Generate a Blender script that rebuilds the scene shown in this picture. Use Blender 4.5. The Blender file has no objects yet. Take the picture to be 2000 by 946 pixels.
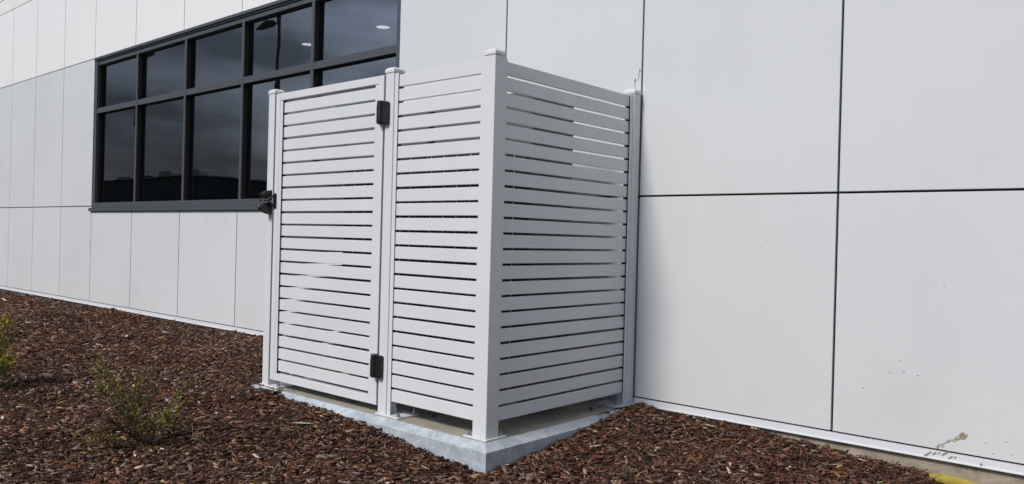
import bpy, bmesh, math, random
import numpy as np
from mathutils import Matrix, Vector

random.seed(7)
rng = np.random.default_rng(11)
scene = bpy.context.scene
col = scene.collection
R = math.radians

# ------------------------------------------------------------------ camera
cam_d = bpy.data.cameras.new("camera")
cam = bpy.data.objects.new("camera", cam_d)
col.objects.link(cam)
right = Vector((0.75238109, 0.65821591, 0.02597125))
fwd = Vector((-0.65835529, 0.75269687, -0.00396521))
up = Vector((-0.02215845, -0.01411496, 0.99965483))
CAM = Vector((2.52739, -4.01840, 0.93986))
cam.matrix_world = Matrix(((right.x, up.x, -fwd.x, CAM.x), (right.y, up.y, -fwd.y, CAM.y),
                           (right.z, up.z, -fwd.z, CAM.z), (0, 0, 0, 1)))
cam_d.sensor_width = 36.0
cam_d.lens = 1561.61 / 2000 * 36.0
cam_d.clip_start = 0.02
cam_d.clip_end = 3000
scene.camera = cam

# ------------------------------------------------------------------ sky and sun (hazy sun behind thin cloud, behind the viewer)
SUN_AZ, SUN_EL = R(6), R(43)          # azimuth measured from -Y towards -X
world = bpy.data.worlds.new("World")
scene.world = world
world.use_nodes = True
wn, wl = world.node_tree.nodes, world.node_tree.links
wn.clear()
w_out = wn.new("ShaderNodeOutputWorld")
w_bg = wn.new("ShaderNodeBackground")
w_bg.inputs["Strength"].default_value = 0.066
sky = wn.new("ShaderNodeTexSky")
sky.sky_type = 'NISHITA'
sky.sun_disc = False
sky.sun_elevation = SUN_EL
sky.sun_rotation = R(180) + SUN_AZ
sky.dust_density = 2.0
sky.air_density = 1.0
bw = wn.new("ShaderNodeRGBToBW")
desat = wn.new("ShaderNodeMix"); desat.data_type = 'RGBA'
desat.inputs["Factor"].default_value = 0.6
tint = wn.new("ShaderNodeVectorMath"); tint.operation = 'MULTIPLY'; tint.inputs[1].default_value = (0.69, 0.91, 1.38)   # blue-grey cloud
tc = wn.new("ShaderNodeTexCoord")
sep = wn.new("ShaderNodeSeparateXYZ")
grad = wn.new("ShaderNodeMapRange")      # overcast: zenith brighter than horizon
grad.inputs["From Min"].default_value = 0.0; grad.inputs["From Max"].default_value = 0.27
grad.inputs["To Min"].default_value = 0.15; grad.inputs["To Max"].default_value = 1.25
mp = wn.new("ShaderNodeMapping"); mp.inputs["Scale"].default_value = (1.0, 1.0, 3.2)
noi = wn.new("ShaderNodeTexNoise")
noi.inputs["Scale"].default_value = 4.0; noi.inputs["Detail"].default_value = 5; noi.inputs["Roughness"].default_value = 0.5
nr = wn.new("ShaderNodeMapRange")
nr.inputs["From Min"].default_value = 0.35; nr.inputs["From Max"].default_value = 0.65
nr.inputs["To Min"].default_value = 0.45; nr.inputs["To Max"].default_value = 1.55
mul = wn.new("ShaderNodeMath"); mul.operation = 'MULTIPLY'
sc = wn.new("ShaderNodeVectorMath"); sc.operation = 'SCALE'
wl.new(sky.outputs[0], bw.inputs[0])
wl.new(sky.outputs[0], desat.inputs["A"]); wl.new(bw.outputs[0], tint.inputs[0]); wl.new(tint.outputs[0], desat.inputs["B"])
wl.new(tc.outputs["Generated"], sep.inputs[0]); wl.new(sep.outputs["Z"], grad.inputs["Value"])
wl.new(tc.outputs["Generated"], mp.inputs[0]); wl.new(mp.outputs[0], noi.inputs["Vector"])
wl.new(noi.outputs["Fac"], nr.inputs["Value"])
wl.new(grad.outputs[0], mul.inputs[0]); wl.new(nr.outputs[0], mul.inputs[1])
wl.new(desat.outputs["Result"], sc.inputs[0]); wl.new(mul.outputs[0], sc.inputs["Scale"])
wl.new(sc.outputs[0], w_bg.inputs["Color"])
wl.new(w_bg.outputs[0], w_out.inputs["Surface"])

sun_d = bpy.data.lights.new("sun", 'SUN')
sun_d.energy = 2.85
sun_d.angle = R(11)
sun_d.color = (1.0, 0.94, 0.86)
sun = bpy.data.objects.new("sun", sun_d)
col.objects.link(sun)
sdir = Vector((-math.sin(SUN_AZ) * math.cos(SUN_EL), -math.cos(SUN_AZ) * math.cos(SUN_EL), math.sin(SUN_EL)))
sun.rotation_euler = sdir.to_track_quat('Z', 'Y').to_euler()
sun.location = sdir * 30

vs = scene.view_settings
vs.view_transform = 'Standard'; vs.look = 'None'; vs.gamma = 1.0; vs.exposure = 0.0
vs.use_curve_mapping = False

# ------------------------------------------------------------------ materials
def new_mat(name):
    m = bpy.data.materials.new(name)
    m.use_nodes = True
    nt = m.node_tree
    return m, nt.nodes, nt.links, nt.nodes["Principled BSDF"]

def paint(name, c, rough=0.4, noise=0.04, scale=6.0, bump=0.0, bscale=200.0, metallic=0.0, spec=0.5, stretch=(1, 1, 1), dirt=None, streak=0.0, tone=0.0):
    m, n, l, b = new_mat(name)
    t = n.new("ShaderNodeNewGeometry")
    mpn = n.new("ShaderNodeMapping"); mpn.inputs["Scale"].default_value = stretch
    l.new(t.outputs["Position"], mpn.inputs[0])
    nz = n.new("ShaderNodeTexNoise"); nz.inputs["Scale"].default_value = scale; nz.inputs["Detail"].default_value = 6
    l.new(mpn.outputs[0], nz.inputs["Vector"])
    r = n.new("ShaderNodeValToRGB")
    r.color_ramp.elements[0].position = 0.3; r.color_ramp.elements[1].position = 0.7
    r.color_ramp.elements[0].color = (*[x * (1 - noise) for x in c], 1)
    r.color_ramp.elements[1].color = (*[min(1, x * (1 + noise)) for x in c], 1)
    l.new(nz.outputs["Fac"], r.inputs[0])
    last = r.outputs[0]
    if dirt:
        dc, dscale, lo, hi, amt = dirt
        n2 = n.new("ShaderNodeTexNoise"); n2.inputs["Scale"].default_value = dscale; n2.inputs["Detail"].default_value = 8
        n2.inputs["Roughness"].default_value = 0.65
        l.new(t.outputs["Position"], n2.inputs["Vector"])
        mr = n.new("ShaderNodeMapRange"); mr.inputs["From Min"].default_value = lo; mr.inputs["From Max"].default_value = hi
        mr.inputs["To Max"].default_value = amt
        l.new(n2.outputs["Fac"], mr.inputs["Value"])
        mx = n.new("ShaderNodeMix"); mx.data_type = 'RGBA'
        l.new(mr.outputs[0], mx.inputs["Factor"]); l.new(last, mx.inputs["A"]); mx.inputs["B"].default_value = (*dc, 1)
        last = mx.outputs["Result"]
    if streak:                       # rain streaks running down the sheet
        ms = n.new("ShaderNodeMapping"); ms.inputs["Scale"].default_value = (7.0, 7.0, 0.55)
        l.new(t.outputs["Position"], ms.inputs[0])
        n4 = n.new("ShaderNodeTexNoise"); n4.inputs["Scale"].default_value = 1.0; n4.inputs["Detail"].default_value = 7; n4.inputs["Roughness"].default_value = 0.6
        l.new(ms.outputs[0], n4.inputs["Vector"])
        m4 = n.new("ShaderNodeMapRange"); m4.inputs["From Min"].default_value = 0.3; m4.inputs["From Max"].default_value = 0.7
        m4.inputs["To Min"].default_value = 1 - streak; m4.inputs["To Max"].default_value = 1 + streak
        l.new(n4.outputs["Fac"], m4.inputs["Value"])
        oi = n.new("ShaderNodeObjectInfo"); m5 = n.new("ShaderNodeMapRange"); m5.inputs["To Min"].default_value = 1 - tone; m5.inputs["To Max"].default_value = 1 + tone
        l.new(oi.outputs["Random"], m5.inputs["Value"])
        mm = n.new("ShaderNodeMath"); mm.operation = 'MULTIPLY'; l.new(m4.outputs[0], mm.inputs[0]); l.new(m5.outputs[0], mm.inputs[1])
        sv = n.new("ShaderNodeVectorMath"); sv.operation = 'SCALE'; l.new(last, sv.inputs[0]); l.new(mm.outputs[0], sv.inputs["Scale"])
        last = sv.outputs[0]
    l.new(last, b.inputs["Base Color"])
    b.inputs["Roughness"].default_value = rough
    b.inputs["Metallic"].default_value = metallic
    b.inputs["Specular IOR Level"].default_value = spec
    if bump:
        n3 = n.new("ShaderNodeTexNoise"); n3.inputs["Scale"].default_value = bscale; n3.inputs["Detail"].default_value = 4
        l.new(t.outputs["Position"], n3.inputs["Vector"])
        bp = n.new("ShaderNodeBump"); bp.inputs["Strength"].default_value = bump; bp.inputs["Distance"].default_value = 0.01
        l.new(n3.outputs["Fac"], bp.inputs["Height"]); l.new(bp.outputs[0], b.inputs["Normal"])
    return m

M = {}
M['panel_white'] = paint("panel_white", (0.875, 0.88, 0.865), 0.42, 0.012, 1.2, bump=0.02, bscale=2.0, streak=0.008, tone=0.008)
M['panel_grey'] = paint("panel_grey", (0.680, 0.698, 0.698), 0.38, 0.03, 0.8, bump=0.03, bscale=2.0,
                        dirt=((0.50, 0.505, 0.51), 1.1, 0.52, 0.75, 0.22), streak=0.007, tone=0.012)
M['flashing'] = paint("flashing_white", (0.74, 0.76, 0.79), 0.38, 0.03, 3.0)
M['joint'] = paint("joint_black", (0.012, 0.012, 0.013), 0.7, 0.1)
M['frame'] = paint("frame_charcoal", (0.074, 0.079, 0.090), 0.45, 0.05, 8.0)
M['powder'] = paint("powdercoat_white", (0.71, 0.722, 0.73), 0.40, 0.015, 5.0, bump=0.02, bscale=300, streak=0.02, tone=0.014)
M['black'] = paint("black_plastic", (0.012, 0.012, 0.014), 0.42, 0.2, 40.0, bump=0.1, bscale=400)
M['steel'] = paint("zinc_bolt", (0.45, 0.46, 0.48), 0.38, 0.1, 60.0, metallic=0.8)
M['concrete'] = paint("slab_concrete", (0.36, 0.33, 0.27), 0.85, 0.16, 7.0, bump=0.25, bscale=60,
                      dirt=((0.20, 0.165, 0.12), 9.0, 0.55, 0.72, 0.6))
M['edging'] = paint("slab_edging", (0.40, 0.45, 0.50), 0.5, 0.22, 14.0, bump=0.12, bscale=90,
                    dirt=((0.66, 0.64, 0.58), 42.0, 0.50, 0.64, 0.6))
M['footing'] = paint("footing_concrete", (0.34, 0.29, 0.22), 0.9, 0.25, 9.0, bump=0.5, bscale=30,
                     dirt=((0.17, 0.13, 0.09), 14.0, 0.5, 0.7, 0.7))
M['mud'] = paint("dried_mud", (0.33, 0.27, 0.18), 0.9, 0.25, 40.0)
M['scuff'] = paint("scuff_grey", (0.24, 0.245, 0.25), 0.6, 0.15, 40.0)
M['speck'] = paint("speck_grey", (0.50, 0.51, 0.52), 0.6, 0.1, 40.0)
M['yellow'] = paint("yellow_pipe", (0.36, 0.275, 0.035), 0.45, 0.12, 20.0, dirt=((0.2, 0.13, 0.06), 22.0, 0.55, 0.7, 0.7))
M['soil'] = paint("mulch_soil", (0.045, 0.024, 0.015), 0.95, 0.5, 60.0, bump=0.8, bscale=120)
M['asphalt'] = paint("asphalt", (0.055, 0.055, 0.057), 0.9, 0.2, 60.0, bump=0.3, bscale=300)
M['grass'] = paint("verge_grass", (0.06, 0.09, 0.03), 0.95, 0.4, 3.0)
M['kerb'] = paint("kerb_concrete", (0.34, 0.33, 0.31), 0.9, 0.1, 5.0)
M['line'] = paint("road_paint", (0.75, 0.75, 0.72), 0.7, 0.08, 20.0)
M['shed'] = paint("shed_cladding", (0.055, 0.057, 0.062), 0.7, 0.08, 0.4)
M['shed_roof'] = paint("shed_roof", (0.30, 0.31, 0.32), 0.6, 0.08, 0.4)
M['shed_dark'] = paint("shed_door", (0.05, 0.05, 0.055), 0.6, 0.08, 0.4)
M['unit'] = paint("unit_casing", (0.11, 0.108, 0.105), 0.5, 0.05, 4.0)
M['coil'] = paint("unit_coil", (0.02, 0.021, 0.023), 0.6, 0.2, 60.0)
M['room'] = paint("room_paint", (0.45, 0.45, 0.44), 0.8, 0.03)
M['carpet'] = paint("room_carpet", (0.08, 0.08, 0.09), 0.95, 0.2, 30)
M['bark'] = paint("shrub_bark", (0.10, 0.065, 0.04), 0.85, 0.3, 80.0)
M['petal'] = paint("petal_lilac", (0.55, 0.50, 0.78), 0.6, 0.08, 50.0)
M['gumleaf'] = paint("dry_leaf", (0.26, 0.33, 0.27), 0.6, 0.2, 60.0)
M['lamp_metal'] = paint("lamp_metal", (0.05, 0.055, 0.065), 0.5, 0.1, 3.0)

# window glass: dark tint with a clear sky reflection
m, n, l, b = new_mat("tinted_glass")
n.remove(b)
out = [x for x in n if x.type == 'OUTPUT_MATERIAL'][0]
tr = n.new("ShaderNodeBsdfTransparent"); tr.inputs[0].default_value = (0.22, 0.225, 0.25, 1)
gl = n.new("ShaderNodeBsdfGlossy"); gl.inputs["Roughness"].default_value = 0.0; gl.inputs[0].default_value = (1.0, 0.94, 0.88, 1)
fr = n.new("ShaderNodeFresnel"); fr.inputs[0].default_value = 4.4
mx = n.new("ShaderNodeMixShader")
geo = n.new("ShaderNodeNewGeometry"); inv = n.new("ShaderNodeMath"); inv.operation = 'SUBTRACT'; inv.inputs[0].default_value = 1.0
fm = n.new("ShaderNodeMath"); fm.operation = 'MULTIPLY'          # one coated outer face per pane
l.new(geo.outputs["Backfacing"], inv.inputs[1]); l.new(fr.outputs[0], fm.inputs[0]); l.new(inv.outputs[0], fm.inputs[1])
l.new(fm.outputs[0], mx.inputs[0]); l.new(tr.outputs[0], mx.inputs[1]); l.new(gl.outputs[0], mx.inputs[2]); l.new(mx.outputs[0], out.inputs[0])
gt = n.new("ShaderNodeTexCoord"); gn = n.new("ShaderNodeTexNoise"); gn.inputs["Scale"].default_value = 1.6
gb = n.new("ShaderNodeBump"); gb.inputs["Strength"].default_value = 0.02; gb.inputs["Distance"].default_value = 0.05
l.new(gt.outputs["Object"], gn.inputs["Vector"]); l.new(gn.outputs["Fac"], gb.inputs["Height"]); l.new(gb.outputs[0], gl.inputs["Normal"])
M['glass'] = m

m, n, l, b = new_mat("downlight_glow")
b.inputs["Emission Color"].default_value = (1.0, 0.93, 0.78, 1); b.inputs["Emission Strength"].default_value = 16.0
M['glow'] = m

# mulch chips: colour of each chip held in a colour attribute (bark, heartwood, sapwood)
def attr_mat(name, rough, grain, spec=0.3):
    m, n, l, b = new_mat(name)
    a = n.new("ShaderNodeAttribute"); a.attribute_name = "tint"
    t = n.new("ShaderNodeTexCoord"); nz = n.new("ShaderNodeTexNoise"); nz.inputs["Scale"].default_value = grain; nz.inputs["Detail"].default_value = 3
    l.new(t.outputs["Object"], nz.inputs["Vector"])
    mr = n.new("ShaderNodeMapRange"); mr.inputs["To Min"].default_value = 0.6; mr.inputs["To Max"].default_value = 1.4
    l.new(nz.outputs["Fac"], mr.inputs["Value"])
    s = n.new("ShaderNodeVectorMath"); s.operation = 'SCALE'
    l.new(a.outputs["Color"], s.inputs[0]); l.new(mr.outputs[0], s.inputs["Scale"]); l.new(s.outputs[0], b.inputs["Base Color"])
    b.inputs["Roughness"].default_value = rough; b.inputs["Specular IOR Level"].default_value = spec
    return m
M['chips'] = attr_mat("bark_chips", 0.8, 150.0, 0.12)
M['leaf'] = attr_mat("shrub_leaf", 0.6, 60.0)

# ------------------------------------------------------------------ helpers
def tag(o, label=None, cat=None, group=None, kind=None):
    if label: o["label"] = label
    if cat: o["category"] = cat
    if group: o["group"] = group
    if kind: o["kind"] = kind
    return o

def empty(name, loc=(0, 0, 0)):
    o = bpy.data.objects.new(name, None)
    o.location = loc; o.empty_display_size = 0.1
    col.objects.link(o)
    return o

def place(o, parent):
    """parent without moving: all meshes are made in world coordinates unless given a location"""
    o.parent = parent
    if parent is not None:
        off = Vector((0, 0, 0)); p = parent
        while p is not None:
            off += Vector(p.location); p = p.parent
        o.location = Vector(o.location) - off
    return o

def link(name, me, mat, parent=None, loc=(0, 0, 0)):
    o = bpy.data.objects.new(name, me)
    if mat and not me.materials: me.materials.append(mat)
    o.location = loc
    col.objects.link(o)
    return place(o, parent)

def bm_mesh(name, bm, smooth=False):
    me = bpy.data.meshes.new(name)
    bmesh.ops.recalc_face_normals(bm, faces=bm.faces)
    bm.to_mesh(me); bm.free()
    if smooth:
        for p in me.polygons: p.use_smooth = True
    return me

def add_box(bm, x0, x1, y0, y1, z0, z1):
    vs_ = [bm.verts.new(c) for c in ((x0, y0, z0), (x1, y0, z0), (x1, y1, z0), (x0, y1, z0), (x0, y0, z1), (x1, y0, z1), (x1, y1, z1), (x0, y1, z1))]
    for f in ((0, 3, 2, 1), (4, 5, 6, 7), (0, 1, 5, 4), (1, 2, 6, 5), (2, 3, 7, 6), (3, 0, 4, 7)):
        bm.faces.new([vs_[i] for i in f])
    return vs_

def box_mesh(name, x0, x1, y0, y1, z0, z1, bev=0.0, seg=1):
    bm = bmesh.new(); add_box(bm, x0, x1, y0, y1, z0, z1)
    if bev: bmesh.ops.bevel(bm, geom=bm.edges[:], offset=bev, segments=seg, affect='EDGES', profile=0.5)
    return bm_mesh(name, bm)

def box(name, x0, x1, y0, y1, z0, z1, mat, parent=None, bev=0.0, seg=1):
    cx, cy, cz = (x0 + x1) / 2, (y0 + y1) / 2, (z0 + z1) / 2
    me = box_mesh(name, x0 - cx, x1 - cx, y0 - cy, y1 - cy, z0 - cz, z1 - cz, bev, seg)
    return link(name, me, M[mat], parent, (cx, cy, cz))

def add_prism(bm, pts, z0, z1):
    """vertical prism of an xy outline"""
    a = [bm.verts.new((x, y, z0)) for x, y in pts]; b_ = [bm.verts.new((x, y, z1)) for x, y in pts]
    k = len(pts)
    bm.faces.new(a[::-1]); bm.faces.new(b_)
    for i in range(k): bm.faces.new((a[i], a[(i + 1) % k], b_[(i + 1) % k], b_[i]))
    return a + b_

def add_tube(bm, pts, radii, k=8, cap=True):
    rings = []
    for i, p in enumerate(pts):
        p = Vector(p)
        d = (Vector(pts[min(i + 1, len(pts) - 1)]) - Vector(pts[max(i - 1, 0)])).normalized()
        ref = Vector((0, 0, 1)) if abs(d.z) < 0.9 else Vector((1, 0, 0))
        u = d.cross(ref).normalized(); v = u.cross(d)
        r = radii[i] if hasattr(radii, '__len__') else radii
        rings.append([bm.verts.new(p + (u * math.cos(2 * math.pi * j / k) + v * math.sin(2 * math.pi * j / k)) * r) for j in range(k)])
    for a, b_ in zip(rings, rings[1:]):
        for j in range(k): bm.faces.new((a[j], a[(j + 1) % k], b_[(j + 1) % k], b_[j]))
    if cap:
        bm.faces.new(rings[0][::-1]); bm.faces.new(rings[-1])
    return rings

# ------------------------------------------------------------------ ground, road beyond the viewer
def sheet(name, x0, x1, y0, y1, z, mat):
    bm = bmesh.new()
    bm.faces.new([bm.verts.new(c) for c in ((x0, y0, z), (x1, y0, z), (x1, y1, z), (x0, y1, z))])
    return tag(link(name, bm_mesh(name, bm), M[mat]), kind="structure")
sheet("ground", -900, 900, -900, 900, -0.40, 'grass')
sheet("road", -400, 400, -17, -5.2, -0.30, 'asphalt')
box_k = box("kerb", -400, 400, -5.2, -5.04, -0.42, -0.14, 'kerb', None, 0.012); tag(box_k, kind="structure")
for i in range(6):
    o = sheet("road_line", -60 + i * 14, -54 + i * 14, -11.15, -11.03, -0.296, 'line')

# slab footprint
SX0, SX1, SY0, SY1 = -1.95, 0.02, -1.30, -0.012
ST = -0.010                                  # slab top
CH_D, CH_H = 0.045, 0.030                    # chamfer of its steel edging

# mulch surface height, interpolated from spot levels
CTRL = np.array([
    (-1.99, -1.37, -0.03), (-1.83, -1.38, -0.030), (-1.63, -1.38, -0.022), (-1.5, -1.38, -0.052), (-1.2, -1.37, -0.050), (-0.83, -1.37, -0.060),
    (-0.58, -1.37, -0.076), (-0.35, -1.37, -0.090), (-0.17, -1.37, -0.104), (0.087, -1.38, -0.122), (0.085, -1.19, -0.106),
    (0.085, -1.0, -0.093), (0.085, -0.79, -0.072), (0.085, -0.53, -0.038), (0.085, -0.31, -0.010), (0.075, -0.13, 0.010), (0.06, -0.03, 0.004),
    (0.2, -0.02, -0.032), (0.5, -0.02, -0.034), (0.8, -0.02, -0.042), (0.98, -0.02, -0.050), (1.28, -0.02, -0.072), (1.55, -0.03, -0.082),
    (1.76, -0.02, -0.125), (2.1, -0.05, -0.15), (3.0, 0, -0.14), (0.6, -0.5, -0.085), (1.2, -0.5, -0.115), (0.5, -1.1, -0.125), (1.0, -1.3, -0.14),
    (0.4, -1.9, -0.135), (-0.6, -1.9, -0.11), (-1.5, -1.8, -0.07), (-2.2, -1.6, -0.05), (-1.2, -2.4, -0.105), (-2.4, -2.4, -0.10),
    (-3.2, -2.4, -0.10), (-2.4, -0.7, -0.03), (-2.1, -0.2, -0.02), (-3.2, -0.03, -0.020), (-5, -0.03, -0.020), (-7, -0.03, -0.022), (-9, -0.03, -0.026),
    (-11.5, -0.03, -0.04), (-14, -0.03, -0.05), (-4, -1.3, -0.06), (-6.5, -1.3, -0.065), (-9, -1.3, -0.08), (-13, -1.5, -0.1),
    (-5, -3, -0.13), (-8, -3, -0.14), (-12, -4, -0.16), (-2, -4, -0.15), (1, -3.4, -0.15), (3, -2, -0.16), (3, -4.5, -0.18), (-6, -5, -0.17)])
WAVES = [(rng.uniform(1.5, 9), rng.uniform(0, 6.28), rng.uniform(0, 6.28)) for _ in range(9)]
def height(x, y, clampslab=True):
    x = np.asarray(x, float); y = np.asarray(y, float)
    d2 = (x[..., None] - CTRL[:, 0]) ** 2 + (y[..., None] - CTRL[:, 1]) ** 2 + 0.004
    w = d2 ** -1.9
    z = (w * CTRL[:, 2]).sum(-1) / w.sum(-1)
    for k, a, p in WAVES:
        z = z + 0.010 / k * np.sin(k * (x * math.cos(a) + y * math.sin(a)) + p)
    if clampslab:
        ins = (x > SX0 - 0.02) & (x < SX1 + 0.025) & (y > SY0 - 0.025) & (y < 0.05)
        z = np.where(ins, np.minimum(z, -0.14), z)
    return z

gx = np.unique(np.concatenate([np.linspace(-15, -2.4, 120), np.linspace(-2.4, 2.4, 190), np.linspace(2.4, 4.2, 24)]))
gy = np.unique(np.concatenate([np.linspace(-5.05, -2.5, 45), np.linspace(-2.5, 0.03, 105)]))
XX, YY = np.meshgrid(gx, gy)
ZZ = height(XX, YY) - 0.006
nv = XX.size; nxg = len(gx); nyg = len(gy)
me = bpy.data.meshes.new("mulch_bed")
idx = np.arange(nv).reshape(nyg, nxg)
quads = np.stack([idx[:-1, :-1], idx[:-1, 1:], idx[1:, 1:], idx[1:, :-1]], -1).reshape(-1, 4)
me.from_pydata(np.stack([XX, YY, ZZ], -1).reshape(-1, 3).tolist(), [], quads.tolist())
tag(link("mulch_bed", me, M['soil']), kind="structure")

# ------------------------------------------------------------------ the building
bld = empty("office_building", (-4.0, 0, 0))
tag(bld, "pale grey panelled office building with a dark strip window", "building")
VJ = [-15.0, -13.95, -12.95, -11.94, -10.929, -9.937, -8.912, -7.919, -6.781, -5.636, -4.488, -3.338, -2.185, -1.086, -0.008, 1.137, 2.283, 3.43, 4.58]
ZB, ZJ, ZU, ZT, ZT2, ZP = 0.030, 1.209, 3.036, 4.160, 4.372, 5.55
G = 0.0055
WX0, WX1, WZ0, WZ1 = -7.905, -2.180, 1.150, 3.030
def panel(x0, x1, z0, z1, mat):
    return box("panel", x0 + G, x1 - G, 0.0, 0.022, z0 + G, z1 - G, mat, bld, 0.0018)
special = {}
for a, b_ in zip(VJ, VJ[1:]):
    inwin = a > -7.95 and b_ < -2.1
    p = panel(a, b_, ZB, ZJ - (0.064 if inwin else 0), 'panel_grey')
    special[(a, 0)] = p
    if not inwin:
        special[(a, 1)] = panel(a, b_, ZJ, ZU, 'panel_grey')
    panel(a, b_, ZU, ZT, 'panel_white')
    panel(a, b_, ZT, ZT2, 'panel_white')
    panel(a, b_, ZT2, ZP, 'panel_white')
# backing behind the joints (with the window opening left free)
bm = bmesh.new()
X0, X1 = VJ[0], VJ[-1]
for x0, x1, z0, z1 in ((X0, WX0, -0.01, ZP), (WX1, X1, -0.01, ZP), (WX0, WX1, -0.01, WZ0), (WX0, WX1, WZ1, ZP)):
    add_box(bm, x0, x1, 0.024, 0.14, z0, z1)
link("joint_backing", bm_mesh("joint_backing", bm), M['joint'], bld)
bm = bmesh.new()
add_box(bm, X0, X1, -0.006, 0.016, -0.011, ZB - 0.003)
add_box(bm, X0, X1, -0.010, -0.0062, -0.011, -0.006)
link("base_flashing", bm_mesh("base_flashing", bm), M['flashing'], bld)
box("footing", X0, X1, 0.014, 0.20, -0.6, -0.0125, 'footing', bld)
bm = bmesh.new()
add_box(bm, X0, X1, 7.0, 7.15, -0.3, ZP); add_box(bm, X0, X0 + 0.15, 0.142, 7.0, -0.3, ZP); add_box(bm, X1 - 0.15, X1, 0.142, 7.0, -0.3, ZP)
link("rear_wall", bm_mesh("rear_wall", bm), M['panel_grey'], bld)
box("roof_deck", X0 + 0.15, X1 - 0.15, 0.142, 7.0, 5.2, 5.32, 'shed_roof', bld)
# room behind the glass
bm = bmesh.new()
add_box(bm, -9.5, -1.0, 0.145, 6.0, 3.004, 3.06)
link("ceiling", bm_mesh("ceiling", bm), M['room'], bld)
bm = bmesh.new()
add_box(bm, -9.5, -1.0, 6.0, 6.1, 0, 3.0); add_box(bm, -9.6, -9.5, 0.145, 6.0, 0, 3.0); add_box(bm, -1.0, -0.9, 0.145, 6.0, 0, 3.0)
link("room_wall", bm_mesh("room_wall", bm), M['room'], bld)
box("room_floor", -9.5, -1.0, 0.145, 6.0, -0.05, 0.0, 'carpet', bld)
# window
MUL = [-6.742, -5.600, -4.466, -3.333]
FY0, FY1, GY = 0.004, 0.095, 0.058
bm = bmesh.new()
add_box(bm, WX0, WX0 + 0.062, FY0, FY1, WZ0, WZ1); add_box(bm, WX1 - 0.045, WX1, FY0, FY1, WZ0, WZ1)
add_box(bm, WX0 + 0.062, WX1 - 0.045, FY0, FY1, WZ0 + 0.04, 1.252)
add_box(bm, WX0 + 0.062, WX1 - 0.045, FY0 + 0.012, FY1, 2.945, 2.985)
add_box(bm, WX0 + 0.062, WX1 - 0.045, FY0, FY1, 2.990, WZ1)
win = link("window", bm_mesh("window", bm), M['frame'], bld)
for x in MUL:
    mu = box("mullion", x - 0.020, x + 0.020, FY0 + 0.003, FY0 + 0.013, 1.2522, 2.9448, 'frame', win)
    box("gasket", x - 0.0195, x + 0.0195, FY0 + 0.0132, FY1, 1.2523, 2.9447, 'joint', win)
box("gasket", WX0 + 0.0622, WX0 + 0.080, FY0 + 0.016, GY - 0.0004, 1.2524, 2.3518, 'joint', win); box("gasket", WX0 + 0.0622, WX0 + 0.080, FY0 + 0.016, GY - 0.0004, 2.4142, 2.9338, 'joint', win)
edges = [WX0 + 0.062] + MUL + [WX1 - 0.045]
for i, (a, b_) in enumerate(zip(edges, edges[1:])):
    l_, r_ = a + (0.0202 if i else 0.0002), b_ - (0.0202 if i < 4 else 0.0002)
    box("transom", l_, r_, FY0 + 0.005, FY0 + 0.013, 2.352, 2.414, 'frame', win)
    box("gasket", l_, r_, FY0 + 0.0132, FY1, 2.3522, 2.4138, 'joint', win)
    box("gasket", l_, r_, FY0 + 0.03, GY - 0.0002, 2.934, 2.9446, 'joint', win)
    box("pane", l_, r_, GY, GY + 0.006, 1.2525, 2.3515, 'glass', win)
    box("pane", l_, r_, GY, GY + 0.006, 2.4145, 2.9445, 'glass', win)
bm = bmesh.new()
add_box(bm, -7.948, WX1 + 0.01, -0.022, 0.06, 1.158, 1.186)
add_box(bm, -7.948, WX1 + 0.01, -0.026, -0.0222, 1.146, 1.186)
add_box(bm, WX0, WX1, -0.004, 0.003, 1.189, 1.194)
link("window_sill", bm_mesh("window_sill", bm), M['frame'], win)
box("head_flashing", WX0 - 0.005, WX1 + 0.005, -0.012, 0.003, 3.008, 3.033, 'frame', win)

for i, (x, y) in enumerate(((-3.67, 1.05), (-4.91, 1.03))):
    d = empty("downlight", (x, y, 3.0))
    tag(d, ("round white recessed ceiling light seen whole through the glass, near the window's right end",
            "round white recessed ceiling light partly hidden by a window mullion")[i], "ceiling light", "downlights behind the strip window")
    bm = bmesh.new(); bmesh.ops.create_cone(bm, cap_ends=True, segments=24, radius1=0.066, radius2=0.066, depth=0.004, matrix=Matrix.Translation((x, y, 2.999)))
    link("lens", bm_mesh("lens", bm), M['glow'], d)
    bm = bmesh.new()
    ro = [[bm.verts.new((x + r * math.cos(t * math.pi / 12), y + r * math.sin(t * math.pi / 12), z)) for t in range(24)] for r, z in ((0.068, 3.002), (0.068, 2.992), (0.085, 2.992), (0.09, 3.002))]
    for a, b_ in zip(ro, ro[1:]):
        for t in range(24): bm.faces.new((a[t], a[(t + 1) % 24], b_[(t + 1) % 24], b_[t]))
    link("trim_ring", bm_mesh("trim_ring", bm), M['flashing'], d)

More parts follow.
